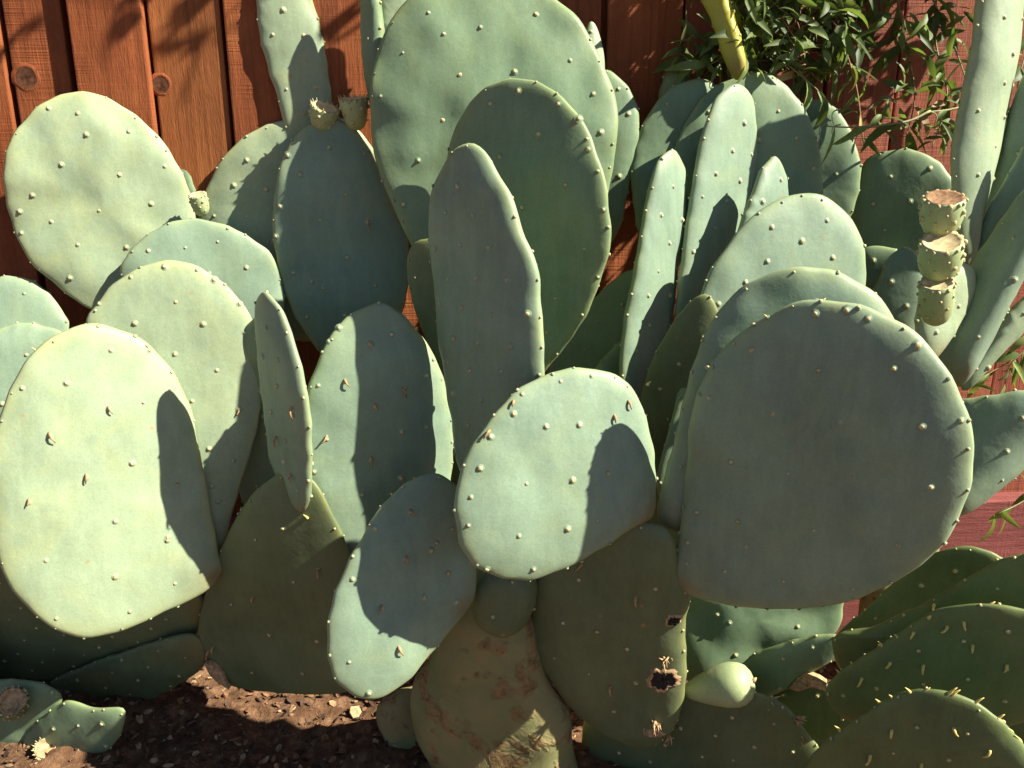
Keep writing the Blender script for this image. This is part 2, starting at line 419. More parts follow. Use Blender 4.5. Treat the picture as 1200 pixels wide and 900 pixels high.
def pad(key, root, mat, base, depth, yaw, tilt, pts, T=0.022, bend=0.0, bendv=0.0, spots=None, label=None, sp=0.050, lump=1.0, edge=True, name='pad', bulge=1.0):
    n = nrm(yaw, tilt)
    if isinstance(depth, tuple):      # base sits on another pad
        q = PADS[depth[0]]; P0 = hit(base[0], base[1], q.P0, q.n) + FW * depth[1]
    else: P0 = hit(base[0], base[1], Vector((0, depth, 0)), Vector((0, -1, 0)))   # depth: world y of the base
    cx = sum(p[0] for p in pts) / len(pts); cy = sum(p[1] for p in pts) / len(pts)
    vd = ray(cx, cy).normalized()
    cosv = abs(vd.dot(n)); sinv = math.sqrt(max(0, 1 - cosv * cosv))
    q2 = Vector((n.dot(RT), -n.dot(UP)));  q2 = q2.normalized() if q2.length > 1e-4 else Vector((1, 0))
    zc = (hit(cx, cy, P0, n) - CAM).dot(FW)
    ext = [(Vector(p) - Vector((cx, cy))).dot(q2) for p in pts]
    mid = (max(ext) + min(ext)) / 2; half = (max(ext) - min(ext)) / 2
    tp = T / 2 * sinv * FPX / zc
    kk = math.sqrt(max(0.12, 1 - (tp / half) ** 2))
    P2 = [Vector(p) + q2 * (((Vector(p) - Vector((cx, cy))).dot(q2) - mid) * (kk - 1)) for p in pts]
    W = [hit(p.x, p.y, P0, n) for p in P2]
    C = hit(cx, cy, P0, n)
    e2 = (C - P0) - n * (C - P0).dot(n)
    e2 = e2.normalized() if e2.length > 1e-3 else (ZU - n * n.z).normalized()
    e1 = e2.cross(n).normalized()
    loc = [Vector(((p - C).dot(e1), (p - C).dot(e2))) for p in W]
    out, per = closed_spline(loc, NA)
    A = sum(out[i].x * out[(i + 1) % NA].y - out[(i + 1) % NA].x * out[i].y for i in range(NA)) / 2
    cen = Vector((sum((out[i].x + out[(i + 1) % NA].x) * (out[i].x * out[(i + 1) % NA].y - out[(i + 1) % NA].x * out[i].y) for i in range(NA)) / (6 * A),
                  sum((out[i].y + out[(i + 1) % NA].y) * (out[i].x * out[(i + 1) % NA].y - out[(i + 1) % NA].x * out[i].y) for i in range(NA)) / (6 * A)))
    rn = random.Random(hash_(key))
    hw = max(abs((o - cen).x) for o in out); hl = max(abs((o - cen).y) for o in out)
    b0 = Vector(((P0 - C).dot(e1), (P0 - C).dot(e2)))
    # edge areoles: small crests along the rim
    ne = max(8, int(per / 0.036)); es = []
    if edge:
        for i in range(ne):
            k = int((i + rn.uniform(-.28, .28)) * NA / ne) % NA
            if (out[k] - b0).length > 0.045: es.append(k)
        for k in es:
            for dk, a in ((-2, .25), (-1, .7), (0, 1.0), (1, .7), (2, .25)):
                v = out[(k + dk) % NA] - cen; out[(k + dk) % NA] = cen + v * (1 + 0.0016 * a / max(v.length, .02))
    sd = [rn.uniform(0, 100) for _ in range(3)]
    pol = sorted([(math.atan2((o - cen).y, (o - cen).x), (o - cen).length) for o in out])
    def rad(an):
        lo, hi = 0, len(pol)
        while lo < hi:
            m_ = (lo + hi) // 2
            if pol[m_][0] < an: lo = m_ + 1
            else: hi = m_
        a = pol[lo - 1]; b = pol[lo % len(pol)]
        da = (b[0] - a[0]) % (2 * math.pi); t = ((an - a[0]) % (2 * math.pi)) / da if da > 1e-9 else 0
        return a[1] * (1 - t) + b[1] * t
    def mid_off(p):
        u = (p - cen).x / hw; v = (p - cen).y / hl
        o = bend * (u * u - 0.3) + bendv * (v * v - 0.3)
        o += lump * 0.0035 * noise.noise(Vector((p.x * 11 + sd[0], p.y * 11, sd[1])))
        o += lump * 0.0022 * noise.noise(Vector((p.x * 24 + sd[1], p.y * 24, sd[2])))
        return o
    def thick(p, rho):
        return T / 2 * bulge * (max(0, 1 - rho ** 3.4)) ** 0.5 * (1 + 0.45 * math.exp(-((p - b0).length / 0.045) ** 2))
    def pos(p, side, rho=None):
        if rho is None:
            d = p - cen; rho = min(1.0, d.length / max(1e-6, rad(math.atan2(d.y, d.x))))
        return C + e1 * p.x + e2 * p.y + n * (mid_off(p) + side * thick(p, rho))
    vs, fs = [], []
    # front rings 1..last, back rings 1..last-1, poles
    nr = len(RINGS)
    vs.append(pos(cen, 1, 0.0)); front = [[0] * NA]
    for r in RINGS[1:]:
        row = []
        for o in out:
            p = cen + (o - cen) * r; row.append(len(vs)); vs.append(pos(p, 1, r))
        front.append(row)
    bp = len(vs); vs.append(pos(cen, -1, 0.0)); back = [[bp] * NA]
    for r in RINGS[1:-1]:
        row = []
        for o in out:
            p = cen + (o - cen) * r; row.append(len(vs)); vs.append(pos(p, -1, r))
        back.append(row)
    back.append(front[-1])
    ccw = A > 0
    for rows, fl in ((front, not ccw), (back, ccw)):
        for k in range(nr - 1):
            for i in range(NA):
                j = (i + 1) % NA
                f = (rows[0][0], rows[1][i], rows[1][j]) if k == 0 else (rows[k][i], rows[k + 1][i], rows[k + 1][j], rows[k][j])
                fs.append(f[::-1] if fl else f)
    o = obj(name, vs, fs, M[mat] if isinstance(mat, str) else mat, root)
    rim = [0.0] * len(vs); jnt = [0.0] * len(vs)
    for rows in (front, back):
        for k, row in enumerate(rows):
            for i, vi in enumerate(row):
                p = cen + (out[i] - cen) * RINGS[k]
                rim[vi] = max(0.0, (RINGS[k] - 0.86) / 0.14) ** 1.6
                jnt[vi] = math.exp(-((p - b0).length / 0.032) ** 2)
    for nm_, dat in (('rim', rim), ('joint', jnt)):
        o.data.attributes.new(nm_, 'FLOAT', 'POINT').data.foreach_set('value', dat)
    # make sure normals point outward
    me = o.data
    if me.polygons[0].normal.dot(n) < 0: me.flip_normals()
    P = Pad(); P.P0 = P0; P.n = n; P.o = o; P.C = C; P.e1 = e1; P.e2 = e2; P.pos = pos; P.cen = cen; P.mat = mat; P.rad = rad
    def surf(px, py, side=1):
        wp = hit(px, py, P0, n); p = Vector(((wp - C).dot(e1), (wp - C).dot(e2)))
        # correct for the surface standing proud of the middle plane
        for _ in range(2):
            s3 = pos(p, side); d = (s3 - CAM)
            sx = 600 + FPX * d.dot(RT) / d.dot(FW); sy = 450 - FPX * d.dot(UP) / d.dot(FW)
            w2 = hit(px + (px - sx), py + (py - sy), P0, n)
            if _ == 0: p = Vector(((w2 - C).dot(e1), (w2 - C).dot(e2)))
        return pos(p, side), p
    P.surf = surf
    def normal_at(p, side):
        h = 0.002
        a = pos(p + Vector((h, 0)), side) - pos(p - Vector((h, 0)), side); b = pos(p + Vector((0, h)), side) - pos(p - Vector((0, h)), side)
        c = a.cross(b).normalized()
        return c if c.dot(n) * side > 0 else -c
    P.normal_at = normal_at
    S = []
    for side in (1, -1):
        if side == 1 and spots is not None:
            for (px, py) in spots:
                c, p = surf(px, py); S.append((c, normal_at(p, 1), 1.0))
            continue
        ph = rn.uniform(-.1, .1); r_ = 0
        y = -hl
        while y < hl:
            x = -hw + (sp * 0.5 if r_ % 2 else 0) + rn.uniform(-.006, .006)
            while x < hw:
                p = cen + Vector((x + rn.uniform(-.004, .004) + y * ph, y + rn.uniform(-.004, .004)))
                d = p - cen; rr = d.length / max(1e-6, rad(math.atan2(d.y, d.x)))
                if rr < 0.88 and (p - b0).length > 0.03: S.append((pos(p, side, rr), normal_at(p, side), 1.0))
                x += sp
            y += sp * 0.80; r_ += 1
    for k in es:
        d = (out[k] - cen); rr = rn.choice((0.985, 0.995, 0.97)); side = rn.choice((1, 1, -1))
        p = cen + d * rr
        tn = (out[(k + 1) % NA] - out[k - 1]).normalized(); on = Vector((tn.y, -tn.x)) * (1 if ccw else -1)
        th = thick(p, rr) / (T / 2)
        nn = ((e1 * on.x + e2 * on.y) * 1.0 + n * side * th).normalized()
        S.append((pos(p, side, rr), nn, 0.7))
    areole_mesh(P, o, hash_(key) + 1, M[mat] if isinstance(mat, str) else mat, S)
    if label: o['label'] = label
    PADS[key] = P
    return P
def hash_(s): return sum((i + 3) * ord(c) * 31 for i, c in enumerate(s)) % 99991

main = thing('prickly_pear_cactus', 'large blue-green prickly pear with broad upright pads on a thick scarred trunk', 'cactus', at(575, 985, 1.07) * 1.0)
tall = thing('prickly_pear_cactus', 'tall pale prickly pear carrying three stacked barrel-shaped green fruits by the vine', 'cactus', Vector((0.62, 1.12, 0)))
low = thing('prickly_pear_cactus', 'deep green prickly pear with short hooked yellow spines in front of the kick board', 'cactus', Vector((0.55, 0.98, 0)))
side = thing('prickly_pear_cactus', 'low dark prickly pear with small round spiny fruits beside the shaded soil', 'cactus', Vector((-0.62, 0.98, 0)))
main.location.z = 0

# trunk and lower skeleton of the main plant
pad('trunk', main, 'trunk', (570, 1010), 1.06, -12, -8, [(540,704),(590,690),(626,725),(640,790),(668,835),(672,885),(690,960),(690,1015),(620,1030),(520,1030),(470,1010),(492,950),(505,890),(486,840),(484,800),(508,762)], T=0.10, lump=2.2, edge=False, name='trunk', spots=[], bulge=1.0)
pad('root', main, 'trunk', (470, 960), 1.08, 10, 0, [(500,815),(478,805),(450,815),(440,840),(455,880),(470,960),(500,985),(520,930)], T=0.05, lump=2.5, edge=False, name='stem', spots=[])
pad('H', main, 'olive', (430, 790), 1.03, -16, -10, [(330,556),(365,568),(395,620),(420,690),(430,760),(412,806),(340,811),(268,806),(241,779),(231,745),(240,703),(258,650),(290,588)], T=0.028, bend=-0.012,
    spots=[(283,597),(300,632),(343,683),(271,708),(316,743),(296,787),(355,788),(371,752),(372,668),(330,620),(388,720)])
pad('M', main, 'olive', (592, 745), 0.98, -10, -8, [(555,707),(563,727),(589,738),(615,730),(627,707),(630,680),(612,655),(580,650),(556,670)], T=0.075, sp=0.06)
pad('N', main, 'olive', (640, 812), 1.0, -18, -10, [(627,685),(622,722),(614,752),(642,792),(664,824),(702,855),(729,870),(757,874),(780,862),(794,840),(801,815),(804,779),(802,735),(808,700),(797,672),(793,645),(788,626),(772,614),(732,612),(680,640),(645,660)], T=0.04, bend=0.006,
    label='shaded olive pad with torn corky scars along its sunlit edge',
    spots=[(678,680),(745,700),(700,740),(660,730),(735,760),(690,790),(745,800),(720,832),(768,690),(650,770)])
# hidden and half hidden inner pads
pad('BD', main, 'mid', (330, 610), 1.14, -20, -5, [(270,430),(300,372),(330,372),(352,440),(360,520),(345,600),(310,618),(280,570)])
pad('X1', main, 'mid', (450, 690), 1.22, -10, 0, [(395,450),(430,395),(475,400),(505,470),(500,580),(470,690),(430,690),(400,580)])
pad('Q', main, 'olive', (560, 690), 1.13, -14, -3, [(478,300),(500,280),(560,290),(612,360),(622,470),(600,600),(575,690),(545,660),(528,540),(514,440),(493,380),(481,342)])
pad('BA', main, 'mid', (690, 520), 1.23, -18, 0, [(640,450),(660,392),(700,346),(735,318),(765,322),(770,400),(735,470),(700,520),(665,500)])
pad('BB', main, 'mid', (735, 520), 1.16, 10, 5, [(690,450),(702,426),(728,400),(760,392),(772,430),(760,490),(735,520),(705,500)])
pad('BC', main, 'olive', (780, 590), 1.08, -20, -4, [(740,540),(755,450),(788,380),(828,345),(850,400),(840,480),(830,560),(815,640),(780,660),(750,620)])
# left side
pad('U', main, 'pale', (362, 190), 1.325, 14, 1, [(301,0),(304,38),(314,79),(325,113),(335,150),(362,190),(386,160),(389,121),(385,87),(378,45),(366,0),(348,-50),(320,-58),(303,-35)], sp=0.045)
pad('B', main, 'pale', (352, 400), 1.315, 4, 1, [(232,249),(242,223),(257,193),(280,166),(313,147),(347,138),(385,137),(412,146),(440,180),(455,220),(464,270),(450,330),(400,385),(352,400),(290,370),(250,310)])
pad('B2', main, 'mid', (240, 300), 1.325, -12, 0, [(190,200),(205,183),(222,195),(232,222),(250,260),(240,300),(210,280)])
pad('A', main, 'pale', (178, 372), 1.247, 17, 3, [(8,178),(23,147),(53,119),(91,108),(125,115),(162,138),(193,170),(217,212),(228,250),(226,300),(206,345),(178,372),(140,374),(106,362),(64,332),(34,302),(15,264),(6,220)], lump=2.0,
    spots=[(57,127),(91,133),(101,158),(72,193),(38,229),(23,248),(25,273),(151,154),(140,205),(116,247),(177,239),(193,195),(91,287),(82,326),(148,290),(60,260)])
pad('C', main, 'blue', (262, 470), 1.228, 14, 3, [(142,321),(151,298),(170,278),(200,261),(227,257),(261,263),(295,280),(317,298),(329,325),(332,370),(315,425),(262,470),(205,450),(160,390)])
pad('D', main, 'pale', (262, 650), ('H', 0.02), 12, 7, [(102,381),(113,359),(132,334),(162,315),(196,306),(227,311),(261,332),(283,355),(298,383),(306,417),(305,474),(298,515),(287,549),(272,602),(262,640),(245,640),(205,600),(150,530),(112,450)],
    spots=[(116,356),(153,325),(193,313),(251,328),(281,356),(206,354),(158,379),(238,380),(205,415),(254,434),(287,390),(245,526),(274,540),(256,588),(248,570),(225,470),(280,480)])
pad('G', main, 'pale', (262, 672), ('H', -0.015), 28, 9, [(-6,560),(-6,520),(1,489),(15,451),(42,410),(76,389),(110,380),(151,391),(181,411),(206,442),(223,481),(234,534),(246,595),(256,645),(262,668),(240,694),(196,715),(151,736),(110,746),(76,741),(45,722),(19,696),(2,665),(-5,620)], T=0.03,
    label='broad pale pad in full sun with dried curled leaves on its face',
    spots=[(26,455),(78,449),(130,411),(175,411),(168,472),(127,480),(58,511),(101,560),(155,543),(34,589),(135,611),(54,657),(135,676),(66,725),(208,568),(197,630),(205,684),(196,633),(152,717)])
pad('I', main, 'blue', (357, 612), ('H', -0.005), -44, -3, [(310,342),(301,357),(301,398),(308,459),(315,512),(320,545),(334,576),(352,600),(361,588),(364,540),(362,480),(355,436),(340,391),(326,357)], T=0.022, sp=0.044)
pad('K', main, 'blue', (440, 668), 1.029, 18, 2, [(444,356),(417,366),(394,385),(374,421),(360,462),(356,512),(359,557),(366,602),(379,636),(400,658),(440,668),(490,640),(524,580),(530,527),(527,481),(519,444),(504,410),(485,383),(462,362)], T=0.028,
    spots=[(397,384),(385,400),(373,452),(361,498),(368,553),(386,601),(434,403),(459,392),(471,506),(475,455),(404,448),(383,515),(439,477),(434,540),(425,580),(470,560),(500,440),(500,500)])
pad('J', main, 'blue', (556, 706), 0.935, 20, 10, [(508,555),(485,561),(462,578),(440,602),(424,630),(406,662),(390,705),(384,740),(386,775),(398,803),(427,819),(450,815),(478,797),(510,760),(546,716),(557,695),(558,655),(551,610),(535,570)], T=0.028,
    spots=[(413,679),(447,713),(409,776),(432,812),(467,762),(512,636),(481,600),(497,700),(475,655),(505,645),(535,705),(525,672),(440,620),(530,620)])
pad('E', main, 'blue', (425, 425), 1.27, 6, 3, [(382,139),(351,155),(332,185),(323,223),(320,264),(325,305),(338,353),(357,387),(380,415),(425,425),(462,385),(477,340),(478,283),(468,258),(450,212),(434,178),(419,155),(402,142)], T=0.026,
    spots=[(328,242),(323,277),(337,182),(352,204),(386,173),(427,180),(405,228),(375,258),(431,260),(407,302),(378,338),(440,335),(404,370),(360,372),(344,320),(366,330),(330,340)])
# centre
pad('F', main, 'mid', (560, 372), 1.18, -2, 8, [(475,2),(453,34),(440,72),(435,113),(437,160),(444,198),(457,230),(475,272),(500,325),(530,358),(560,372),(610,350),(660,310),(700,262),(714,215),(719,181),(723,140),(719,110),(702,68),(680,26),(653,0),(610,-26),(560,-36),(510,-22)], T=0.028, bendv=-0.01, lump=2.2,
    label='very large upright pad dimly sunlit behind two shaded ones',
    spots=[(502,15),(563,32),(628,17),(472,62),(539,88),(603,84),(668,71),(446,113),(519,141),(576,140),(640,120),(490,188),(473,240),(704,155),(695,110),(520,40)])
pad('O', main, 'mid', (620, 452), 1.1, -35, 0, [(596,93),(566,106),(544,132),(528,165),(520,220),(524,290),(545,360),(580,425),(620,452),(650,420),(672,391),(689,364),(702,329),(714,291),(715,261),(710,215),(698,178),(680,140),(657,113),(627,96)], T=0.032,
    spots=[(607,107),(575,121),(631,157),(654,122),(678,139),(689,175),(586,184),(662,217),(612,243),(706,246),(684,292),(700,325),(630,310),(650,350),(615,340),(640,390)])
pad('P', main, 'blue', (572, 590), 1.0, -38, 0, [(551,169),(532,178),(517,200),(508,227),(504,261),(506,302),(511,345),(515,395),(524,440),(530,489),(540,550),(572,590),(615,560),(634,490),(636,440),(636,394),(632,349),(629,314),(615,276),(600,230),(581,196),(566,174)], T=0.034, sp=0.046)
pad('L', main, 'blue', (765, 606), ('N', 0.01), 16, 10, [(672,432),(648,438),(622,448),(600,463),(580,485),(557,515),(542,546),(533,580),(534,612),(541,641),(559,664),(589,677),(627,679),(664,664),(702,643),(740,619),(765,604),(768,571),(765,525),(751,472),(731,447),(704,434)], T=0.03,
    label='bright rounded pad in full sun standing before the trunk',
    spots=[(612,462),(657,447),(602,485),(693,441),(640,500),(679,498),(720,490),(575,512),(563,549),(617,567),(671,563),(712,555),(552,583),(549,616),(608,628),(570,667),(625,667),(665,620),(700,610)])
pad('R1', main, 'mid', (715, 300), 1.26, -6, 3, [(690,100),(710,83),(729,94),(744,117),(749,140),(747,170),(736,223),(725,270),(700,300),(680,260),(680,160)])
pad('R2', main, 'pale', (690, 130), 1.27, 16, 3, [(684,40),(693,25),(702,42),(708,75),(706,120),(690,132),(676,110),(676,70)], edge=False, sp=0.05)
pad('S1', main, 'mid', (445, 150), 1.28, -40, 0, [(424,0),(427,60),(432,110),(445,148),(452,100),(447,40),(444,0),(440,-40),(428,-40)])
pad('T1', main, 'pale', (470, 90), 1.29, 6, 3, [(446,0),(447,40),(455,80),(470,92),(490,60),(486,0),(475,-35),(455,-35)])
# right of centre
pad('V1', main, 'blue', (755, 500), 1.12, 40, 3, [(788,176),(770,189),(761,219),(751,264),(742,314),(733,370),(727,430),(733,480),(755,500),(772,450),(784,388),(792,333),(797,297),(801,257),(803,212),(799,190)], T=0.025, sp=0.046)
pad('V3', main, 'mid', (785, 320), 1.25, 4, 5, [(818,93),(792,100),(769,121),(752,150),(740,196),(742,234),(752,280),(785,318),(820,270),(838,200),(845,140),(838,100)])
pad('V2', main, 'blue', (805, 450), 1.155, 34, 3, [(862,99),(841,113),(826,151),(816,196),(807,249),(799,302),(793,345),(790,410),(805,448),(828,400),(850,330),(866,268),(881,212),(885,170),(883,140),(877,110)], T=0.025, sp=0.046)
pad('W', main, 'mid', (875, 330), 1.23, 0, 6, [(793,174),(799,155),(810,132),(833,106),(863,89),(890,85),(912,93),(935,117),(950,144),(958,174),(963,204),(960,240),(930,295),(875,328),(830,290),(804,220)])
pad('W2', main, 'mid', (970, 300), 1.27, -16, 3, [(930,130),(945,119),(962,117),(980,128),(996,151),(1007,185),(1008,212),(998,250),(970,298),(935,260),(920,180)])
pad('V4', main, 'blue', (880, 330), 1.14, 30, 4, [(909,184),(894,196),(882,223),(868,261),(860,300),(878,330),(905,300),(921,250),(923,225),(920,200)], sp=0.046)
pad('X', main, 'blue', (788, 606), 1.03, 8, 8, [(939,228),(909,236),(878,257),(856,283),(837,310),(824,340),(810,375),(799,444),(782,512),(770,564),(788,604),(850,590),(940,500),(995,410),(1012,345),(1013,306),(1009,283),(999,261),(984,242),(962,230)], T=0.028)
pad('Y', main, 'blue', (786, 622), ('N', 0.034), -12, -1, [(939,313),(909,319),(875,334),(852,353),(829,387),(814,425),(803,462),(792,512),(779,557),(770,600),(786,620),(850,625),(950,590),(1030,500),(1055,420),(1044,368),(1022,342),(996,326),(969,316)], T=0.028, lump=2.0)
pad('Z', main, 'blue', (797, 692), ('N', 0.004), -29, -4, [(962,353),(935,355),(901,370),(867,393),(841,417),(824,447),(812,481),(807,527),(803,564),(797,621),(790,647),(786,670),(795,690),(818,700),(856,708),(909,712),(962,710),(996,703),(1037,687),(1075,664),(1105,636),(1124,602),(1137,568),(1140,542),(1138,504),(1128,470),(1113,440),(1094,413),(1071,391),(1045,374),(1014,360),(988,355)], T=0.036,
    label='largest rounded pad, grey-green and shaded with a thin sunlit rim',
    spots=[(955,368),(881,410),(959,434),(1047,432),(831,466),(905,484),(985,495),(1080,500),(857,541),(924,555),(999,560),(1090,571),(817,600),(865,611),(954,621),(1052,639),(849,669),(918,681),(999,690),(1017,374),(992,364),(899,372),(1075,405),(1126,493),(806,635),(875,640),(805,660)])
# behind / lower right of the main plant
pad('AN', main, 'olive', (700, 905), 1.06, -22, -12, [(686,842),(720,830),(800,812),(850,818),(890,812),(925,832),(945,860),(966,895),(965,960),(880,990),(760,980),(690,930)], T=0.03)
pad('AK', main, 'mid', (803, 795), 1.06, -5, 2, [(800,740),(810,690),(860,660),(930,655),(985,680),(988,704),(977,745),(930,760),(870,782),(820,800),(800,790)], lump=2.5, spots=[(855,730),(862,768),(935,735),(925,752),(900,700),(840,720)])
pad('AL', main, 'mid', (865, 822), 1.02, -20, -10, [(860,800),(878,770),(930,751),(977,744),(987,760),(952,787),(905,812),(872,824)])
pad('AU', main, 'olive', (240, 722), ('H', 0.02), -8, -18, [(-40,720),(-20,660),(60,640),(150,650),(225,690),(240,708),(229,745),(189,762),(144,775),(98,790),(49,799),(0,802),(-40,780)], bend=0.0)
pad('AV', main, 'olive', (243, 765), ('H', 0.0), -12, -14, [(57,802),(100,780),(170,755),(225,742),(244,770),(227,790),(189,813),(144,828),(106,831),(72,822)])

# tall plant at the fence, right
pad('stalk', tall, 'trunk', (1010, 950), 1.22, 0, 0, [(1060,430),(1100,420),(1110,520),(1100,640),(1090,800),(1090,960),(1010,970),(1000,800),(1020,620),(1030,500)], T=0.05, edge=False, spots=[], name='stem')
pad('AA', tall, 'mid', (1062, 330), 1.27, -20, 0, [(1003,227),(1014,189),(1037,178),(1064,175),(1090,183),(1109,200),(1119,222),(1120,260),(1100,305),(1062,328),(1015,300),(999,257)])
pad('AB', tall, 'mid', (1040, 400), 1.24, -18, 0, [(1005,320),(1012,292),(1037,289),(1056,300),(1062,340),(1050,395),(1020,380)])
pad('AC', tall, 'blue', (1062, 410), 1.18, -14, 0, [(1060,290),(1041,302),(1030,325),(1024,345),(1030,385),(1062,410),(1077,390),(1083,345),(1082,321),(1075,298)], sp=0.044)
pad('AI', tall, 'pale', (1086, 430), 1.01, 14, 6, [(1072,370),(1085,330),(1110,312),(1138,312),(1140,345),(1112,400),(1086,428),(1074,405)])
pad('AE', tall, 'pale', (1128, 320), 1.12, 32, 4, [(1150,0),(1143,49),(1133,113),(1124,166),(1120,212),(1121,260),(1128,318),(1140,280),(1152,234),(1168,181),(1184,110),(1195,60),(1201,0),(1198,-60),(1175,-90),(1158,-50)], T=0.028, sp=0.05, bend=-0.016)
pad('AF', tall, 'blue', (1125, 345), 1.18, -24, -4, [(1140,290),(1165,205),(1188,115),(1213,74),(1240,100),(1236,180),(1200,255),(1155,315),(1126,342)])
pad('AG', tall, 'blue', (1120, 365), 1.14, -27, -4, [(1125,330),(1150,262),(1180,206),(1206,166),(1236,172),(1240,230),(1200,300),(1140,355),(1122,362)])
pad('AH2', tall, 'pale', (1118, 462), 1.1, 10, -5, [(1130,440),(1160,398),(1190,358),(1230,330),(1240,355),(1200,385),(1160,425),(1130,458)])
pad('AH', tall, 'blue', (1108, 442), 1.05, -8, -2, [(1112,440),(1086,402),(1101,376),(1130,332),(1166,272),(1200,222),(1230,190),(1250,215),(1244,262),(1212,302),(1190,345),(1154,417),(1124,450)], T=0.036, bend=-0.045)
pad('AJ', tall, 'blue', (1100, 588), 1.06, -6, -4, [(1095,560),(1105,505),(1130,479),(1160,467),(1200,455),(1240,452),(1255,485),(1225,538),(1166,580),(1130,598),(1102,596)], T=0.03, bend=-0.045)

# green plant low at the right
pad('base', low, 'green', (1120, 1180), 0.95, -20, -5, [(1040,860),(1120,830),(1200,860),(1210,960),(1180,1100),(1150,1190),(1080,1190),(1050,1080),(1030,960)], T=0.05, spots=[], edge=False, name='stem')
pad('AO', low, 'green', (1000, 790), 1.02, -22, -12, [(978,748),(1014,715),(1045,685),(1075,660),(1101,645),(1128,640),(1150,642),(1169,649),(1180,668),(1150,720),(1090,765),(1020,790),(985,785)])
pad('AT', low, 'green', (985, 880), 0.99, -22, -12, [(906,815),(940,796),(980,806),(1012,825),(1000,860),(975,884),(940,870)])
pad('AP', low, 'green', (985, 800), 0.94, -22, -13, [(977,748),(1014,737),(1052,722),(1090,702),(1128,681),(1169,658),(1200,649),(1240,640),(1260,690),(1200,750),(1110,785),(1020,800),(985,785)])
pad('AQ', low, 'green', (1010, 850), 0.88, -22, -13, [(969,806),(984,787),(1014,768),(1052,745),(1090,721),(1120,711),(1162,708),(1200,713),(1250,730),(1262,790),(1220,840),(1100,862),(1010,850),(976,830)])
pad('AS', low, 'green', (1190, 890), 0.86, -22, -12, [(1120,850),(1150,820),(1184,808),(1225,812),(1245,860),(1195,890)])
pad('AR', low, 'green', (1080, 1030), 0.78, -22, -12, [(942,905),(962,874),(992,851),(1030,824),(1064,811),(1082,809),(1113,811),(1143,823),(1169,840),(1188,858),(1202,876),(1240,930),(1230,1000),(1100,1040),(990,1000),(942,940)], T=0.026)

# low plant at the left
pad('sbase', side, 'olive', (-40, 1080), 1.12, -10, 0, [(-60,830),(0,830),(40,880),(40,980),(20,1080),(-50,1090),(-90,1000),(-90,900)], T=0.05, spots=[], edge=False, name='stem')
pad('AX', side, 'mid', (20, 940), 1.1, -12, -4, [(25,872),(72,824),(110,829),(145,830),(142,860),(113,890),(62,930),(15,930)])
pad('AW', side, 'mid', (-50, 900), 1.1, -8, 0, [(-50,810),(0,797),(49,801),(72,821),(49,847),(23,873),(-12,897),(-55,890)], spots=[(60,812),(40,850)])
pad('AY', side, 'blue', (-20, 440), 1.18, 12, 8, [(-40,355),(-20,332),(5,324),(30,326),(53,340),(72,362),(81,385),(72,412),(25,430),(-30,420)])
pad('AZ', side, 'blue', (-20, 500), 1.15, 14, 10, [(-35,415),(-10,390),(23,379),(50,382),(75,394),(62,440),(22,485),(-20,495)])
pad('sleft', side, 'olive', (-90, 880), 1.16, 0, 0, [(-110,560),(-60,450),(-20,440),(10,500),(0,600),(-20,760),(-60,880),(-110,870),(-130,720)])

# ------------------------------------------------------------------ yellowing pad and small pads by the vine
pad('BE', main, 'yellow', (866, 92), 1.24, -30, 0, [(822,0),(832,22),(840,44),(848,70),(862,94),(874,78),(867,40),(854,0),(846,-35),(832,-50),(818,-30)], T=0.022, sp=0.06, label='narrow yellowing pad among the vine leaves')
pad('BF', main, 'mid', (785, 140), 1.31, -20, 0, [(772,115),(778,92),(790,70),(800,74),(806,95),(800,125),(785,138)], sp=0.06)

# ------------------------------------------------------------------ dried curled leaves, spines, scars, fruits on the pads
def curl(key, px, py, ln=0.016, side=0.0, mat='curl', name='dried_leaf', r=0.0016, up=False):
    P = PADS[key]; c, p = P.surf(px, py); nn = P.normal_at(p, 1)
    rn = random.Random(int(px * 7 + py * 13))
    down = Vector((side, 0, -1.0)) if not up else Vector((side, -0.3, 1.0))
    down = (down - nn * down.dot(nn)).normalized()
    sw = nn.cross(down) * rn.uniform(-.5, .5)
    pts, rad = [], []
    for i in range(8):
        t = i / 7; a = t * rn.uniform(2.0, 2.5)
        q = c + nn * (ln * 0.42 * math.sin(a) - 0.001) + (down + sw * t) * ln * 0.62 * (1 - math.cos(a)) * 0.75
        pts.append(q); rad.append(r * (1.15 - t) ** 0.7 + 0.00025)
    vs, fs = tube(pts, rad, 6)
    obj(name, vs, fs, M[mat], P.o)
for k, L in {'G': [(127,477),(58,507),(101,556),(34,585)], 'K': [(404,445),(434,401),(439,474),(383,511),(434,536),(472,455)],
             'L': [(720,487),(574,505),(736,470),(602,470)], 'J': [(481,598),(476,652),(467,758),(447,710)],
             'I': [(342,478),(325,512),(340,556)], 'N': [(681,662),(745,700),(715,805)], 'H': [(372,668),(296,700),(245,762),(250,757),(243,768)],
             'AU': [(130,782)], 'D': [(280,480)], 'E': [(431,262)],
             'AQ': [(1071,742),(1043,778),(1010,795),(1082,780),(1130,730),(1140,757),(1180,780),(1110,735)],
             'AP': [(1095,710),(1030,755)], 'AR': [(1045,857),(1020,885),(1118,855),(1160,880),(1080,895)]}.items():
    for (x, y) in L: curl(k, x, y, random.uniform(0.010, 0.017), random.uniform(-.4, .4), 'curl' if k not in ('AQ', 'AP', 'AR') else 'horn', 'dried_leaf' if k not in ('AQ', 'AP', 'AR') else 'spine')
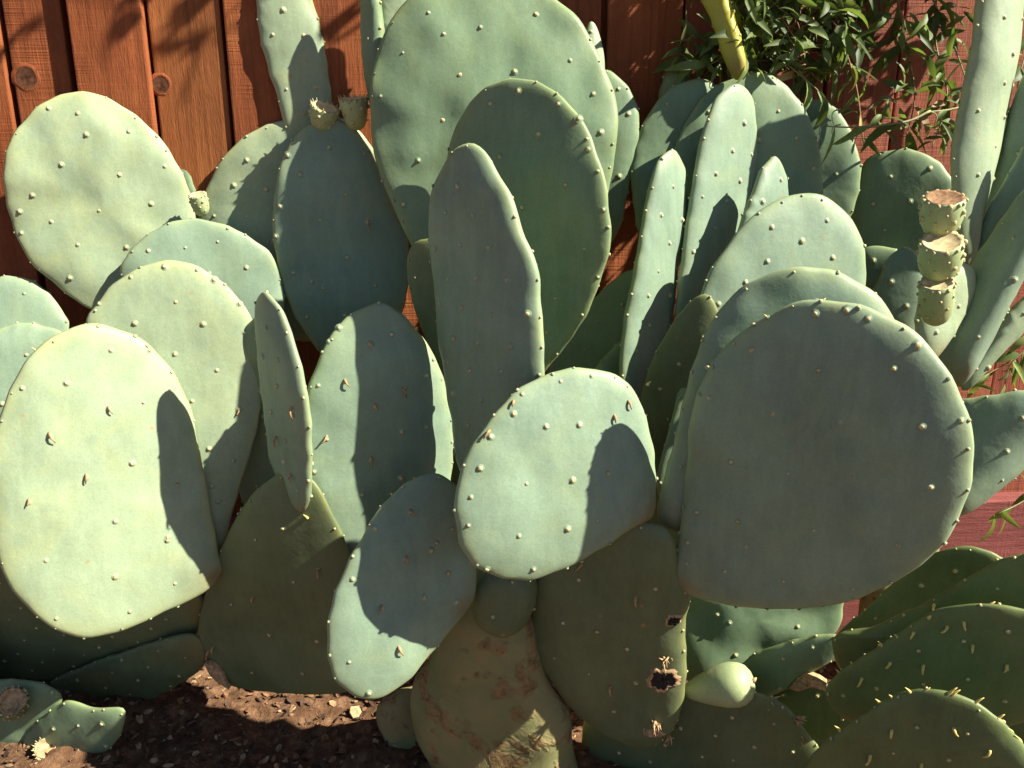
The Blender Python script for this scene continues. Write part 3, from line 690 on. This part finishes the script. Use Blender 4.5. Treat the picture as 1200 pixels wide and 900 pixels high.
def rim_horn(key, px, py, ln, lean):
    P = PADS[key]; c = hit(px, py, P.P0, P.n)
    d0 = Vector((lean * 0.4, -0.25, 1.0)).normalized(); d1 = Vector((lean, -0.1, 0.2)).normalized()
    pts = [c - d0 * 0.004 + d0 * ln * t + d1 * ln * 0.55 * t * t for t in (0, .2, .4, .6, .8, 1.0)]
    vs, fs = tube(pts, [0.0021, 0.0020, 0.0017, 0.0013, 0.0009, 0.0003], 7); obj('spine', vs, fs, M['horn'], P.o)
for (x, y) in [(1031,823),(1046,817),(1067,811),(1084,809),(1113,811),(1118,812),(1143,823),(1170,841),(1174,845),(1186,857),(1196,868),(985,856)]:
    rim_horn('AR', x, y, random.uniform(0.007, 0.013), random.choice((-.9, .5, .7)))
for (x, y) in [(984,788),(1014,769),(1034,756),(1052,746),(1090,722),(1130,711),(1160,708),(1000,778)]:
    rim_horn('AQ', x, y, random.uniform(0.006, 0.010), random.choice((-.9, .8)))
for (k, x, y) in [('G',42,410),('G',206,443),('I',302,398),('I',306,459),('I',359,605),('L',760,448),('L',602,463),('K',487,384),('J',487,561),('J',460,579),('Z',962,353),('Z',899,371)]:
    rim_horn(k, x, y, random.uniform(0.004, 0.007), random.choice((-.8, .8)))

def scar(key, px, py, rx, ry, rot, mats, name, label=None, rough=0.25, deep=0.006):
    """torn wound: raised corky lip round a dark pit, lying on the pad face"""
    P = PADS[key]; c, p0 = P.surf(px, py); rn = random.Random(int(px))
    prof = [(1.35, -0.0012, 1), (1.15, 0.0008, 1), (1.0, 0.0020, 1), (0.88, 0.0018, 1), (0.80, 0.0006, 0), (0.62, 0.0004, 0), (0.42, 0.0016, 0), (0.22, 0.0004, 0), (0.0, 0.0010, 0)]
    n = 44; vs, fs, fm = [], [], []
    jr = [1 + rough * (noise.noise(Vector((math.cos(6.283 * j / n) * 1.7, math.sin(6.283 * j / n) * 1.7, px * .37))) * 1.4 + noise.noise(Vector((math.cos(6.283 * j / n) * 5, math.sin(6.283 * j / n) * 5, px * .17))) * .7) for j in range(n)]
    k = 1.0
    for q, h, _ in prof:
        for j in range(n):
            a = 6.2832 * j / n
            x = math.cos(a) * rx * q * jr[j]; y = math.sin(a) * ry * q * jr[j]
            d = Vector((x * math.cos(rot) - y * math.sin(rot), x * math.sin(rot) + y * math.cos(rot)))
            p = p0 + d
            dd = p - P.cen; rr = dd.length / P.rad(math.atan2(dd.y, dd.x))
            if rr > 0.97: p = P.cen + dd * (0.97 / rr)
            hh = h + (rn.uniform(-.0009, .0009) if q < 1.2 else 0)
            vs.append(P.pos(p, 1) + P.normal_at(p, 1) * hh)
    for i in range(len(prof) - 1):
        for j in range(n):
            fs.append((i * n + j, i * n + (j + 1) % n, (i + 1) * n + (j + 1) % n, (i + 1) * n + j)); fm.append(prof[i + 1][2])
    o = obj(name, vs, fs, mats, P.o, fm)
    if label: o['label'] = label
scar('N', 789, 727, 0.0085, 0.0080, 0.2, [M['black'], M['cork']], 'scar', 'round corky scar with a dark centre')
scar('N', 776, 797, 0.0150, 0.0180, -0.6, [M['black'], M['cork']], 'scar', 'torn blackened wound with a pale curled lip', 0.32)
scar('N', 766, 858, 0.013, 0.006, 0.5, [M['cork'], M['cork']], 'scar', None, 0.35)
def tuft(key, px, py, n, ln, mat='cork', edge=False):
    """remains of a dried flower: a clump of shrivelled points"""
    P = PADS[key]
    if edge: c = hit(px, py, P.P0, P.n); nn = (P.n * 0.4 + P.e2 * 0.3 + P.e1 * 0.8).normalized()
    else:
        c, p = P.surf(px, py); nn = P.normal_at(p, 1)
    rn = random.Random(int(px * 3 + py)); parts = []
    for i in range(n):
        d = (nn + Vector((rn.uniform(-1, 1), rn.uniform(-1, 1), rn.uniform(-1, 1))) * 0.8).normalized()
        b = Vector((rn.uniform(-1, 1), rn.uniform(-1, 1), rn.uniform(-1, 1))) * ln * 0.5
        s = c + Vector((rn.uniform(-1, 1), rn.uniform(-1, 1), rn.uniform(-1, 1))) * 0.004 - nn * 0.002
        l = ln * rn.uniform(.5, 1.1)
        parts.append(tube([s + d * l * t + b * t * t for t in (0, .35, .7, 1)], [0.0016, 0.0014, 0.0009, 0.0002], 5))
    vs, fs, _ = merge(parts); obj('dried_flower', vs, fs, M[mat], P.o)
tuft('N', 780, 773, 12, 0.012, 'cork'); tuft('N', 770, 848, 12, 0.014, 'cork'); tuft('N', 782, 860, 8, 0.012, 'cork')
tuft('AN', 904, 823, 12, 0.014, 'cork', True); tuft('AN', 934, 842, 10, 0.012, 'cork', True); tuft('AN', 938, 862, 8, 0.010, 'cork', True)
tuft('H', 234, 762, 14, 0.012, 'twig', True); tuft('AH', 1085, 402, 6, 0.008, 'cork', True)

def husk(key, pts, thick=0.006, mat='cork'):
    """dry brown torn end of a pad"""
    P = PADS[key]; W = [hit(x, y, P.P0 + P.n * 0.012, P.n) for x, y in pts]
    c = sum(W, Vector()) / len(W); n = len(W); rn = random.Random(int(pts[0][0]))
    vs = [w_ + P.n * rn.uniform(0, .003) for w_ in W] + [w_ - P.n * thick for w_ in W] + [c + P.n * 0.004, c - P.n * thick]
    fs = []
    for i in range(n):
        j = (i + 1) % n
        fs += [(i, i + n, j + n, j), (2 * n, i, j), (2 * n + 1, j + n, i + n)]
    obj('dry_husk', vs, fs, M[mat], P.o, smooth=False)
husk('AL', [(924,806),(934,795),(944,788),(960,794),(969,800),(968,808),(950,806),(935,810)])
husk('AT', [(986,830),(990,824),(1003,826),(1014,830),(1008,836),(1000,839),(990,836)])
husk('H', [(239,778),(246,776),(258,786),(262,795),(268,808),(256,800),(246,792)])

def fruit(P, name, base, axis, ln, r, mat='fruit', scar_m='scar', label=None, flare=1.0, spikes=False, plain=False):
    """barrel fruit with a hollow flower scar on its end and small areoles"""
    ax = axis.normalized(); a = ax.cross(Vector((0.3, 0.8, 0.2))).normalized(); b = ax.cross(a)
    prof = [(0.40, 0.0), (0.70, 0.10), (0.90, 0.28), (1.0, 0.52), (1.0 * flare, 0.75), (1.0 * flare, 0.92), (0.95 * flare, 1.0), (0.86 * flare, 1.02)]
    if plain: prof = [(0.22, 0.0), (0.42, 0.10), (0.62, 0.25), (0.82, 0.45), (0.96, 0.62), (1.0, 0.76), (0.93, 0.88), (0.76, 0.97), (0.5, 1.03), (0.22, 1.055), (0.12, 1.06)]
    n = 26; vs, fs = [], []
    rn = random.Random(int(base.x * 1e4) + 7)
    def ring(q, h, jit=0):
        for j in range(n):
            an = 6.28318 * j / n
            k = 1 + 0.05 * noise.noise(Vector((math.cos(an) * 1.5 + base.x * 40, math.sin(an) * 1.5, h * 3))) + jit * rn.uniform(-.05, .05)
            vs.append(base + (a * math.cos(an) + b * math.sin(an)) * r * q * k + ax * ln * h)
    for q, h in prof: ring(q, h)
    for i in range(len(prof) - 1):
        for j in range(n): fs.append((i * n + j, i * n + (j + 1) % n, (i + 1) * n + (j + 1) % n, (i + 1) * n + j))
    fs.append(tuple(range(n))[::-1])
    if plain: fs.append(tuple((len(prof) - 1) * n + j for j in range(n)))
    o = obj(name, vs, fs, M[mat], P)
    if label: o['label'] = label
    if plain:
        t0 = base + ax * ln * 1.05
        vs, fs = tube([t0, t0 + (ax + ZU) * 0.002, t0 + (ax + ZU) * 0.0045], [0.0035, 0.0028, 0.0010], 7); obj('tip', vs, fs, M['cork'], o); return o
    vs, fs = [], []
    sp_ = [(0.93 * flare, 0.985), (0.88 * flare, 1.030), (0.78 * flare, 1.0), (0.60, 0.965), (0.35, 0.945), (0.12, 0.94)]
    for q, h in sp_: ring(q, h, 1)
    for i in range(len(sp_) - 1):
        for j in range(n): fs.append((i * n + j, i * n + (j + 1) % n, (i + 1) * n + (j + 1) % n, (i + 1) * n + j))
    fs.append(tuple((len(sp_) - 1) * n + j for j in range(n)))
    obj('flower_scar', vs, fs, M[scar_m], o)
    S = []
    for i, h in enumerate((0.3, 0.52, 0.74, 0.97)):
        m = 7 if i < 3 else 13
        for j in range(m):
            an = 6.283 * (j + 0.5 * (i % 2)) / m + rn.uniform(-.1, .1)
            rr = [0.84, 0.97, 1.0 * flare, 0.97 * flare][i] * r
            d = a * math.cos(an) + b * math.sin(an)
            S.append((base + d * rr + ax * ln * h, (d + ax * (0.2 if i < 3 else 0.9)).normalized(), 0.75))
    areole_mesh(None, o, int(base.x * 1e4), M[mat], S, 0.95 * min(1, r / 0.023))
    if spikes:
        parts = []
        for j in range(16):
            an = 6.283 * j / 16; d = a * math.cos(an) + b * math.sin(an); s = base + d * r * 0.93 * flare + ax * ln * 1.0
            e = (d * 0.6 + ax).normalized(); parts.append(tube([s, s + e * 0.003, s + e * 0.0065], [0.0011, 0.0008, 0.0002], 5))
        vs, fs, _ = merge(parts); q = obj('spines', vs, fs, M['nub'], o); q['kind'] = 'stuff'
    return o
def fruit_px(key, name, b, t, y, r_px, **kw):
    B = hit(b[0], b[1], Vector((0, y, 0)), Vector((0, -1, 0))); Tp = hit(t[0], t[1], Vector((0, y + kw.pop('dy', 0), 0)), Vector((0, -1, 0)))
    z = (B - CAM).dot(FW)
    return fruit(PADS[key].o.parent, name, B, Tp - B, (Tp - B).length, r_px * z / FPX, **kw)
fruit_px('AI', 'fruit', (1099, 275), (1107, 232), 1.00, 23, dy=-0.015, scar_m='scard', label='green barrel fruit with a brown flower scar, topmost of three')
fruit_px('AI', 'fruit', (1099, 327), (1104, 283), 0.99, 23.5, dy=-0.022, label='green barrel fruit with a tan flower scar, middle of three')
fruit_px('AI', 'fruit', (1096, 378), (1098, 331), 0.985, 19, dy=-0.020, label='green barrel fruit with a tan flower scar, lowest of three')
fruit_px('B', 'fruit', (418, 152), (414, 116), 1.29, 14.5, dy=-0.008, flare=1.12, spikes=True)
fruit_px('B', 'fruit', (376, 152), (381, 126), 1.29, 15, dy=-0.01, flare=1.1, spikes=True)
fruit_px('B', 'fruit', (238, 252), (231, 228), 1.25, 10, dy=-0.01)
fruit_px('AK', 'fruit', (802, 810), (878, 799), 0.955, 25, dy=-0.03, mat='fruit', plain=True, label='smooth pale green fruit lying level beside the torn wound')
fruit_px('AW', 'fruit', (16, 832), (14, 822), 1.085, 16, dy=-0.040, mat='olive', scar_m='cork', spikes=True)
fruit_px('AX', 'fruit', (56, 885), (53, 877), 1.085, 12, dy=-0.035, mat='olive', scar_m='cork', spikes=True)
fruit_px('AX', 'fruit', (28, 902), (25, 893), 1.085, 11, dy=-0.035, mat='olive', scar_m='cork', spikes=True)

# ------------------------------------------------------------------ vine
vine = thing('vine', 'dark green climbing vine with narrow pointed leaves hanging over the fence', 'vine', FP + FD * 0.45 + Vector((0, 0, 0.25)))
rv = random.Random(21)
def leaf_mesh(name, L, Wd, curve, fold, mat, twist):
    n = 7; vs, fs = [], []
    ang = 0; p = Vector((0, 0, 0))
    for i in range(n):
        t = i / (n - 1)
        wd = Wd * (math.sin(math.pi * min(1, t * 0.93 + 0.05)) ** 0.85) * (1 - 0.35 * t) if 0 < i < n - 1 else 0.0006
        d = Vector((math.cos(ang), 0, -math.sin(ang))); up = Vector((math.sin(ang), 0, math.cos(ang)))
        tw = twist * t; sd = Vector((0, 1, 0)) * math.cos(tw) + up * math.sin(tw)
        un = up * math.cos(tw) - Vector((0, 1, 0)) * math.sin(tw)
        for s, h in ((-1, fold), (-.5, fold * .42), (0, 0), (.5, fold * .42), (1, fold)):
            vs.append(p + sd * wd * s + un * wd * h)
        p = p + d * (L / (n - 1)); ang += curve / (n - 1)
    for i in range(n - 1):
        for k in range(4): fs.append((i * 5 + k, i * 5 + k + 1, (i + 1) * 5 + k + 1, (i + 1) * 5 + k))
    me = bpy.data.meshes.new(name); me.from_pydata([tuple(v) for v in vs], [], fs); me.materials.append(mat)
    me.polygons.foreach_set('use_smooth', [True] * len(fs)); me.update(); return me
LM = {}
for mk in ('leafd', 'leafl', 'leafy'):
    LM[mk] = [leaf_mesh('leaf', rv.uniform(.045, .080), rv.uniform(.0050, .0105), rv.uniform(.3, 2.1), rv.uniform(.1, .6), M[mk], rv.uniform(-.9, .9)) for _ in range(7)]
def sp3(pts, step):
    P = [hit(x, y, Vector((0, d, 0)), Vector((0, -1, 0))) for x, y, d in pts]
    P = [P[0] * 2 - P[1]] + P + [P[-1] * 2 - P[-2]]; out = []
    for i in range(1, len(P) - 2):
        a, b, c, d = P[i - 1:i + 3]; m = max(3, int((c - b).length / step))
        for k in range(m):
            t = k / m; out.append(0.5 * ((2 * b) + (c - a) * t + (2 * a - 5 * b + 4 * c - d) * t * t + (3 * b - a - 3 * c + d) * t ** 3))
    out.append(P[-2]); return out
nleaf = 0
def add_leaf(pos, dirv, mk, scale):
    global nleaf
    o = bpy.data.objects.new('leaf', rv.choice(LM[mk])); col.objects.link(o)
    dirv = dirv.normalized(); upv = Vector((rv.uniform(-.8, .8), rv.uniform(-1.0, .1), rv.uniform(.1, 1.0)))
    y = upv.cross(dirv).normalized(); z = dirv.cross(y)
    o.matrix_basis = Matrix.Translation(pos) @ Matrix((dirv, y, z)).transposed().to_4x4() @ Matrix.Scale(scale, 4)
    put(o, vine); nleaf += 1
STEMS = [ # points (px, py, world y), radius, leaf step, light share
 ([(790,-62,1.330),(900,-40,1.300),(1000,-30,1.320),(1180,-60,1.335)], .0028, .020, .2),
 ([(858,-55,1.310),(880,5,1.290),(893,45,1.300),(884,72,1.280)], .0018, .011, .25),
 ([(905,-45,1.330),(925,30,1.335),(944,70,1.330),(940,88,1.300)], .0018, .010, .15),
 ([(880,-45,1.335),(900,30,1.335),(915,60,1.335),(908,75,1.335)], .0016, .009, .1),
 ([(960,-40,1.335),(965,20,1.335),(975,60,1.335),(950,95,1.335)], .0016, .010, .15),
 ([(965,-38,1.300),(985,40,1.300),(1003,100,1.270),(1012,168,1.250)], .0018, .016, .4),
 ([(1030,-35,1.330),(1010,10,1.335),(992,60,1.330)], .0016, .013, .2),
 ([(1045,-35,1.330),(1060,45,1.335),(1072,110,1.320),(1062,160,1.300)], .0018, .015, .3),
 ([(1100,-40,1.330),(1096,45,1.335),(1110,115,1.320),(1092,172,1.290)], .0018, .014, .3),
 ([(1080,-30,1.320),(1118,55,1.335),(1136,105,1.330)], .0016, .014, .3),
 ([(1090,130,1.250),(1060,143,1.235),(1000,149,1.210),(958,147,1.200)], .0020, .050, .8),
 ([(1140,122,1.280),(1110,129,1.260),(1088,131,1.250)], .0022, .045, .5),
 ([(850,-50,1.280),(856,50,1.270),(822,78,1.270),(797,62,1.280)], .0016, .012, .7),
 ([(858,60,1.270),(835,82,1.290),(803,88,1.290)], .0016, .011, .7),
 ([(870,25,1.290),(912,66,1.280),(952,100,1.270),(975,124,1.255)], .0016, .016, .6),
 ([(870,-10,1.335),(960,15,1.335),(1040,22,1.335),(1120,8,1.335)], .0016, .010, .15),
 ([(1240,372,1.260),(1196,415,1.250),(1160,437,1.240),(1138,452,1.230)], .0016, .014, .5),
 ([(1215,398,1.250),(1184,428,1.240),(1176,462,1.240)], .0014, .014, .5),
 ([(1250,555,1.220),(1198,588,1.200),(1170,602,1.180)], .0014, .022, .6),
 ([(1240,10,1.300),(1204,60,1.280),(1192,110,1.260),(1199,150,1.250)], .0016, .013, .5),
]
tw = []
for pts, r, step, light in STEMS:
    line = sp3(pts, 0.008)
    m = len(line)
    vs, fs = tube(line, [r * (1 - 0.55 * i / m) for i in range(m)], 6); obj('stem', vs, fs, M['stem'] if step > .02 else M['twig'] if rv.random() < .4 else M['stem'], vine)
    acc = 0
    for i in range(1, m):
        acc += (line[i] - line[i - 1]).length
        if acc > step and nleaf < 300:
            acc = 0
            t = (line[i] - line[i - 1]).normalized()
            d = t * rv.uniform(.1, .6) + Vector((rv.uniform(-1, 1), rv.uniform(-.9, .25), rv.uniform(-.9, .5)))
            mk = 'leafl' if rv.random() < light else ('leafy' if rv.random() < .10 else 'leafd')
            add_leaf(line[i], d, mk, rv.uniform(.55, 1.05))
add_leaf(hit(1165, 603, Vector((0, 1.18, 0)), Vector((0, -1, 0))), Vector((-.1, -.3, -1)), 'leafl', .9)
add_leaf(hit(1180, 598, Vector((0, 1.19, 0)), Vector((0, -1, 0))), Vector((-.2, -.3, -1)), 'leafl', .7)
# added unseen twig above the frame, set sunward so its leaves shade the boards
tp = [hit(x, y, FP, FN) + SUN * t for x, y, t in [(40,14,1.02),(118,34,1.0),(150,40,.98),(226,14,.96),(255,24,.95),(335,-30,.93),(384,36,.92),(404,22,.90),(470,-30,.86),(560,-60,.8),(700,-90,.7)]]
vs, fs = tube(tp, [.0012] * len(tp), 5); obj('stem', vs, fs, M['twig'], vine)
parts = []
for c in tp[:8]:
    for q in range(4):
        me = rv.choice(LM['leafd']); d = Vector((rv.uniform(-1, .3), rv.uniform(-.4, .4), rv.uniform(-1.2, .1))).normalized()
        y = Vector((rv.uniform(-.8, .8), -1, .4)).cross(d).normalized(); z = d.cross(y)
        mt = Matrix.Translation(c) @ Matrix((d, y, z)).transposed().to_4x4() @ Matrix.Scale(rv.uniform(.8, 1.3), 4)
        parts.append(([mt @ v.co for v in me.vertices], [tuple(pp.vertices) for pp in me.polygons]))
vs, fs, _ = merge(parts); o = obj('shade_leaves', vs, fs, M['leafd'], vine); o['kind'] = 'stuff'
# curling tendrils
for (x, y, d) in [(1088,131,1.25), (985,128,1.21), (985,146,1.205), (970,146,1.20)]:
    c = hit(x, y, Vector((0, d, 0)), Vector((0, -1, 0))); s_ = rv.choice((-1, 1))
    line = [c + Vector((s_ * 0.012 * math.sin(t * 2.4), -0.004 * t, -0.022 * t + 0.006 * math.sin(t * 3))) for t in [i / 9 for i in range(10)]]
    vs, fs = tube(line, [0.0012 - 0.0008 * i / 9 for i in range(10)], 5); obj('tendril', vs, fs, M['stem'], vine)
# shrivelled needles and twigs in the thick of the vine, and the crown of leaves above it
parts = []
for i in range(150):
    c = hit(rv.uniform(862, 985), rv.uniform(-30, 85), Vector((0, rv.uniform(1.27, 1.335), 0)), Vector((0, -1, 0)))
    d = Vector((rv.uniform(-1, 1), rv.uniform(-.6, .4), rv.uniform(-1, .4))).normalized(); b = Vector((rv.uniform(-1, 1), rv.uniform(-1, 1), rv.uniform(-1, 1))) * .012
    l = rv.uniform(.015, .045)
    parts.append(tube([c + d * l * t + b * t * t for t in (0, .4, .75, 1)], [.0010, .0008, .0006, .0002], 4))
vs, fs, _ = merge(parts); o = obj('dry_twigs', vs, fs, M['twig'], vine); o['kind'] = 'stuff'
parts = []
for i in range(900):
    me = rv.choice(LM['leafd'])
    px = rv.uniform(800, 1260); py = rv.uniform(-330, -25)
    if px < 880 and py < -60 - (880 - px): continue
    c = hit(px, py, Vector((0, rv.uniform(1.26, 1.34), 0)), Vector((0, -1, 0)))
    d = Vector((rv.uniform(-1, 1), rv.uniform(-.9, .3), rv.uniform(-1, .4))).normalized()
    y = Vector((rv.uniform(-.8, .8), rv.uniform(-1, .1), rv.uniform(.1, 1))).cross(d).normalized(); z = d.cross(y)
    mt = Matrix.Translation(c) @ Matrix((d, y, z)).transposed().to_4x4() @ Matrix.Scale(rv.uniform(.6, 1.1), 4)
    parts.append(([mt @ v.co for v in me.vertices], [tuple(p.vertices) for p in me.polygons]))
for i in range(420):
    if i < 280: px, py, yy = rv.uniform(865, 1000), rv.uniform(-30, 82), rv.uniform(1.25, 1.335)
    elif i < 340: px, py, yy = rv.uniform(795, 855), rv.uniform(40, 82), rv.uniform(1.27, 1.31)
    else: px, py, yy = rv.uniform(990, 1140), rv.uniform(-20, 165), rv.uniform(1.26, 1.335)
    me = rv.choice(LM['leafd']); c = hit(px, py, Vector((0, yy, 0)), Vector((0, -1, 0)))
    d = Vector((rv.uniform(-1, 1), rv.uniform(-.9, .3), rv.uniform(-1, .4))).normalized()
    y = Vector((rv.uniform(-.8, .8), rv.uniform(-1, .1), rv.uniform(.1, 1))).cross(d).normalized(); z = d.cross(y)
    mt = Matrix.Translation(c) @ Matrix((d, y, z)).transposed().to_4x4() @ Matrix.Scale(rv.uniform(.45, .95), 4)
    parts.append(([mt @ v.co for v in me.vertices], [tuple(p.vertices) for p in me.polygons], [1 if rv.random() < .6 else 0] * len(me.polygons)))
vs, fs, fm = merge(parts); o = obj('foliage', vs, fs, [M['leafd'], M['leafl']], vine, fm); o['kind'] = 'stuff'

# ------------------------------------------------------------------ litter on the soil
rl = random.Random(3)
for mk, cnt, nm in (('chipA', 2600, 'leaf_litter'), ('chipB', 900, 'wood_chips'), ('chipC', 2600, 'dark_litter')):
    parts = []
    for i in range(cnt):
        x = rl.uniform(-1.1, 1.1); y = rl.uniform(0.85, 1.34)
        s = rl.uniform(.002, .0085) * (1.5 if rl.random() < .05 else 1); e = rl.uniform(.3, .95)
        an = rl.uniform(0, 6.28); n = rl.randint(5, 7)
        tl = Matrix.Rotation(rl.uniform(-.7, .7), 3, 'X') @ Matrix.Rotation(rl.uniform(-.7, .7), 3, 'Y') @ Matrix.Rotation(an, 3, 'Z')
        c = Vector((x, y, gz(x, y) + s * .22))
        top, bot = [], []
        for j in range(n):
            a = 6.283 * j / n; rr = s * rl.uniform(.7, 1.15)
            q = Vector((math.cos(a) * rr, math.sin(a) * rr * e, rl.uniform(-.12, .25) * s))
            top.append(c + tl @ (q + Vector((0, 0, s * .12)))); bot.append(c + tl @ (q * .95 - Vector((0, 0, s * .14))))
        fs = [tuple(range(n)), tuple(range(2 * n - 1, n - 1, -1))] + [(j, j + n, (j + 1) % n + n, (j + 1) % n) for j in range(n)]
        parts.append((top + bot, fs))
    vs, fs, _ = merge(parts); o = obj(nm, vs, fs, M[mk], smooth=False); o['kind'] = 'stuff'
    o['label'] = {'chipA': 'brown crumbled leaf litter scattered over the soil', 'chipB': 'pale tan wood chips scattered over the soil', 'chipC': 'dark rotting debris scattered over the soil'}[mk]
    o['category'] = 'litter'
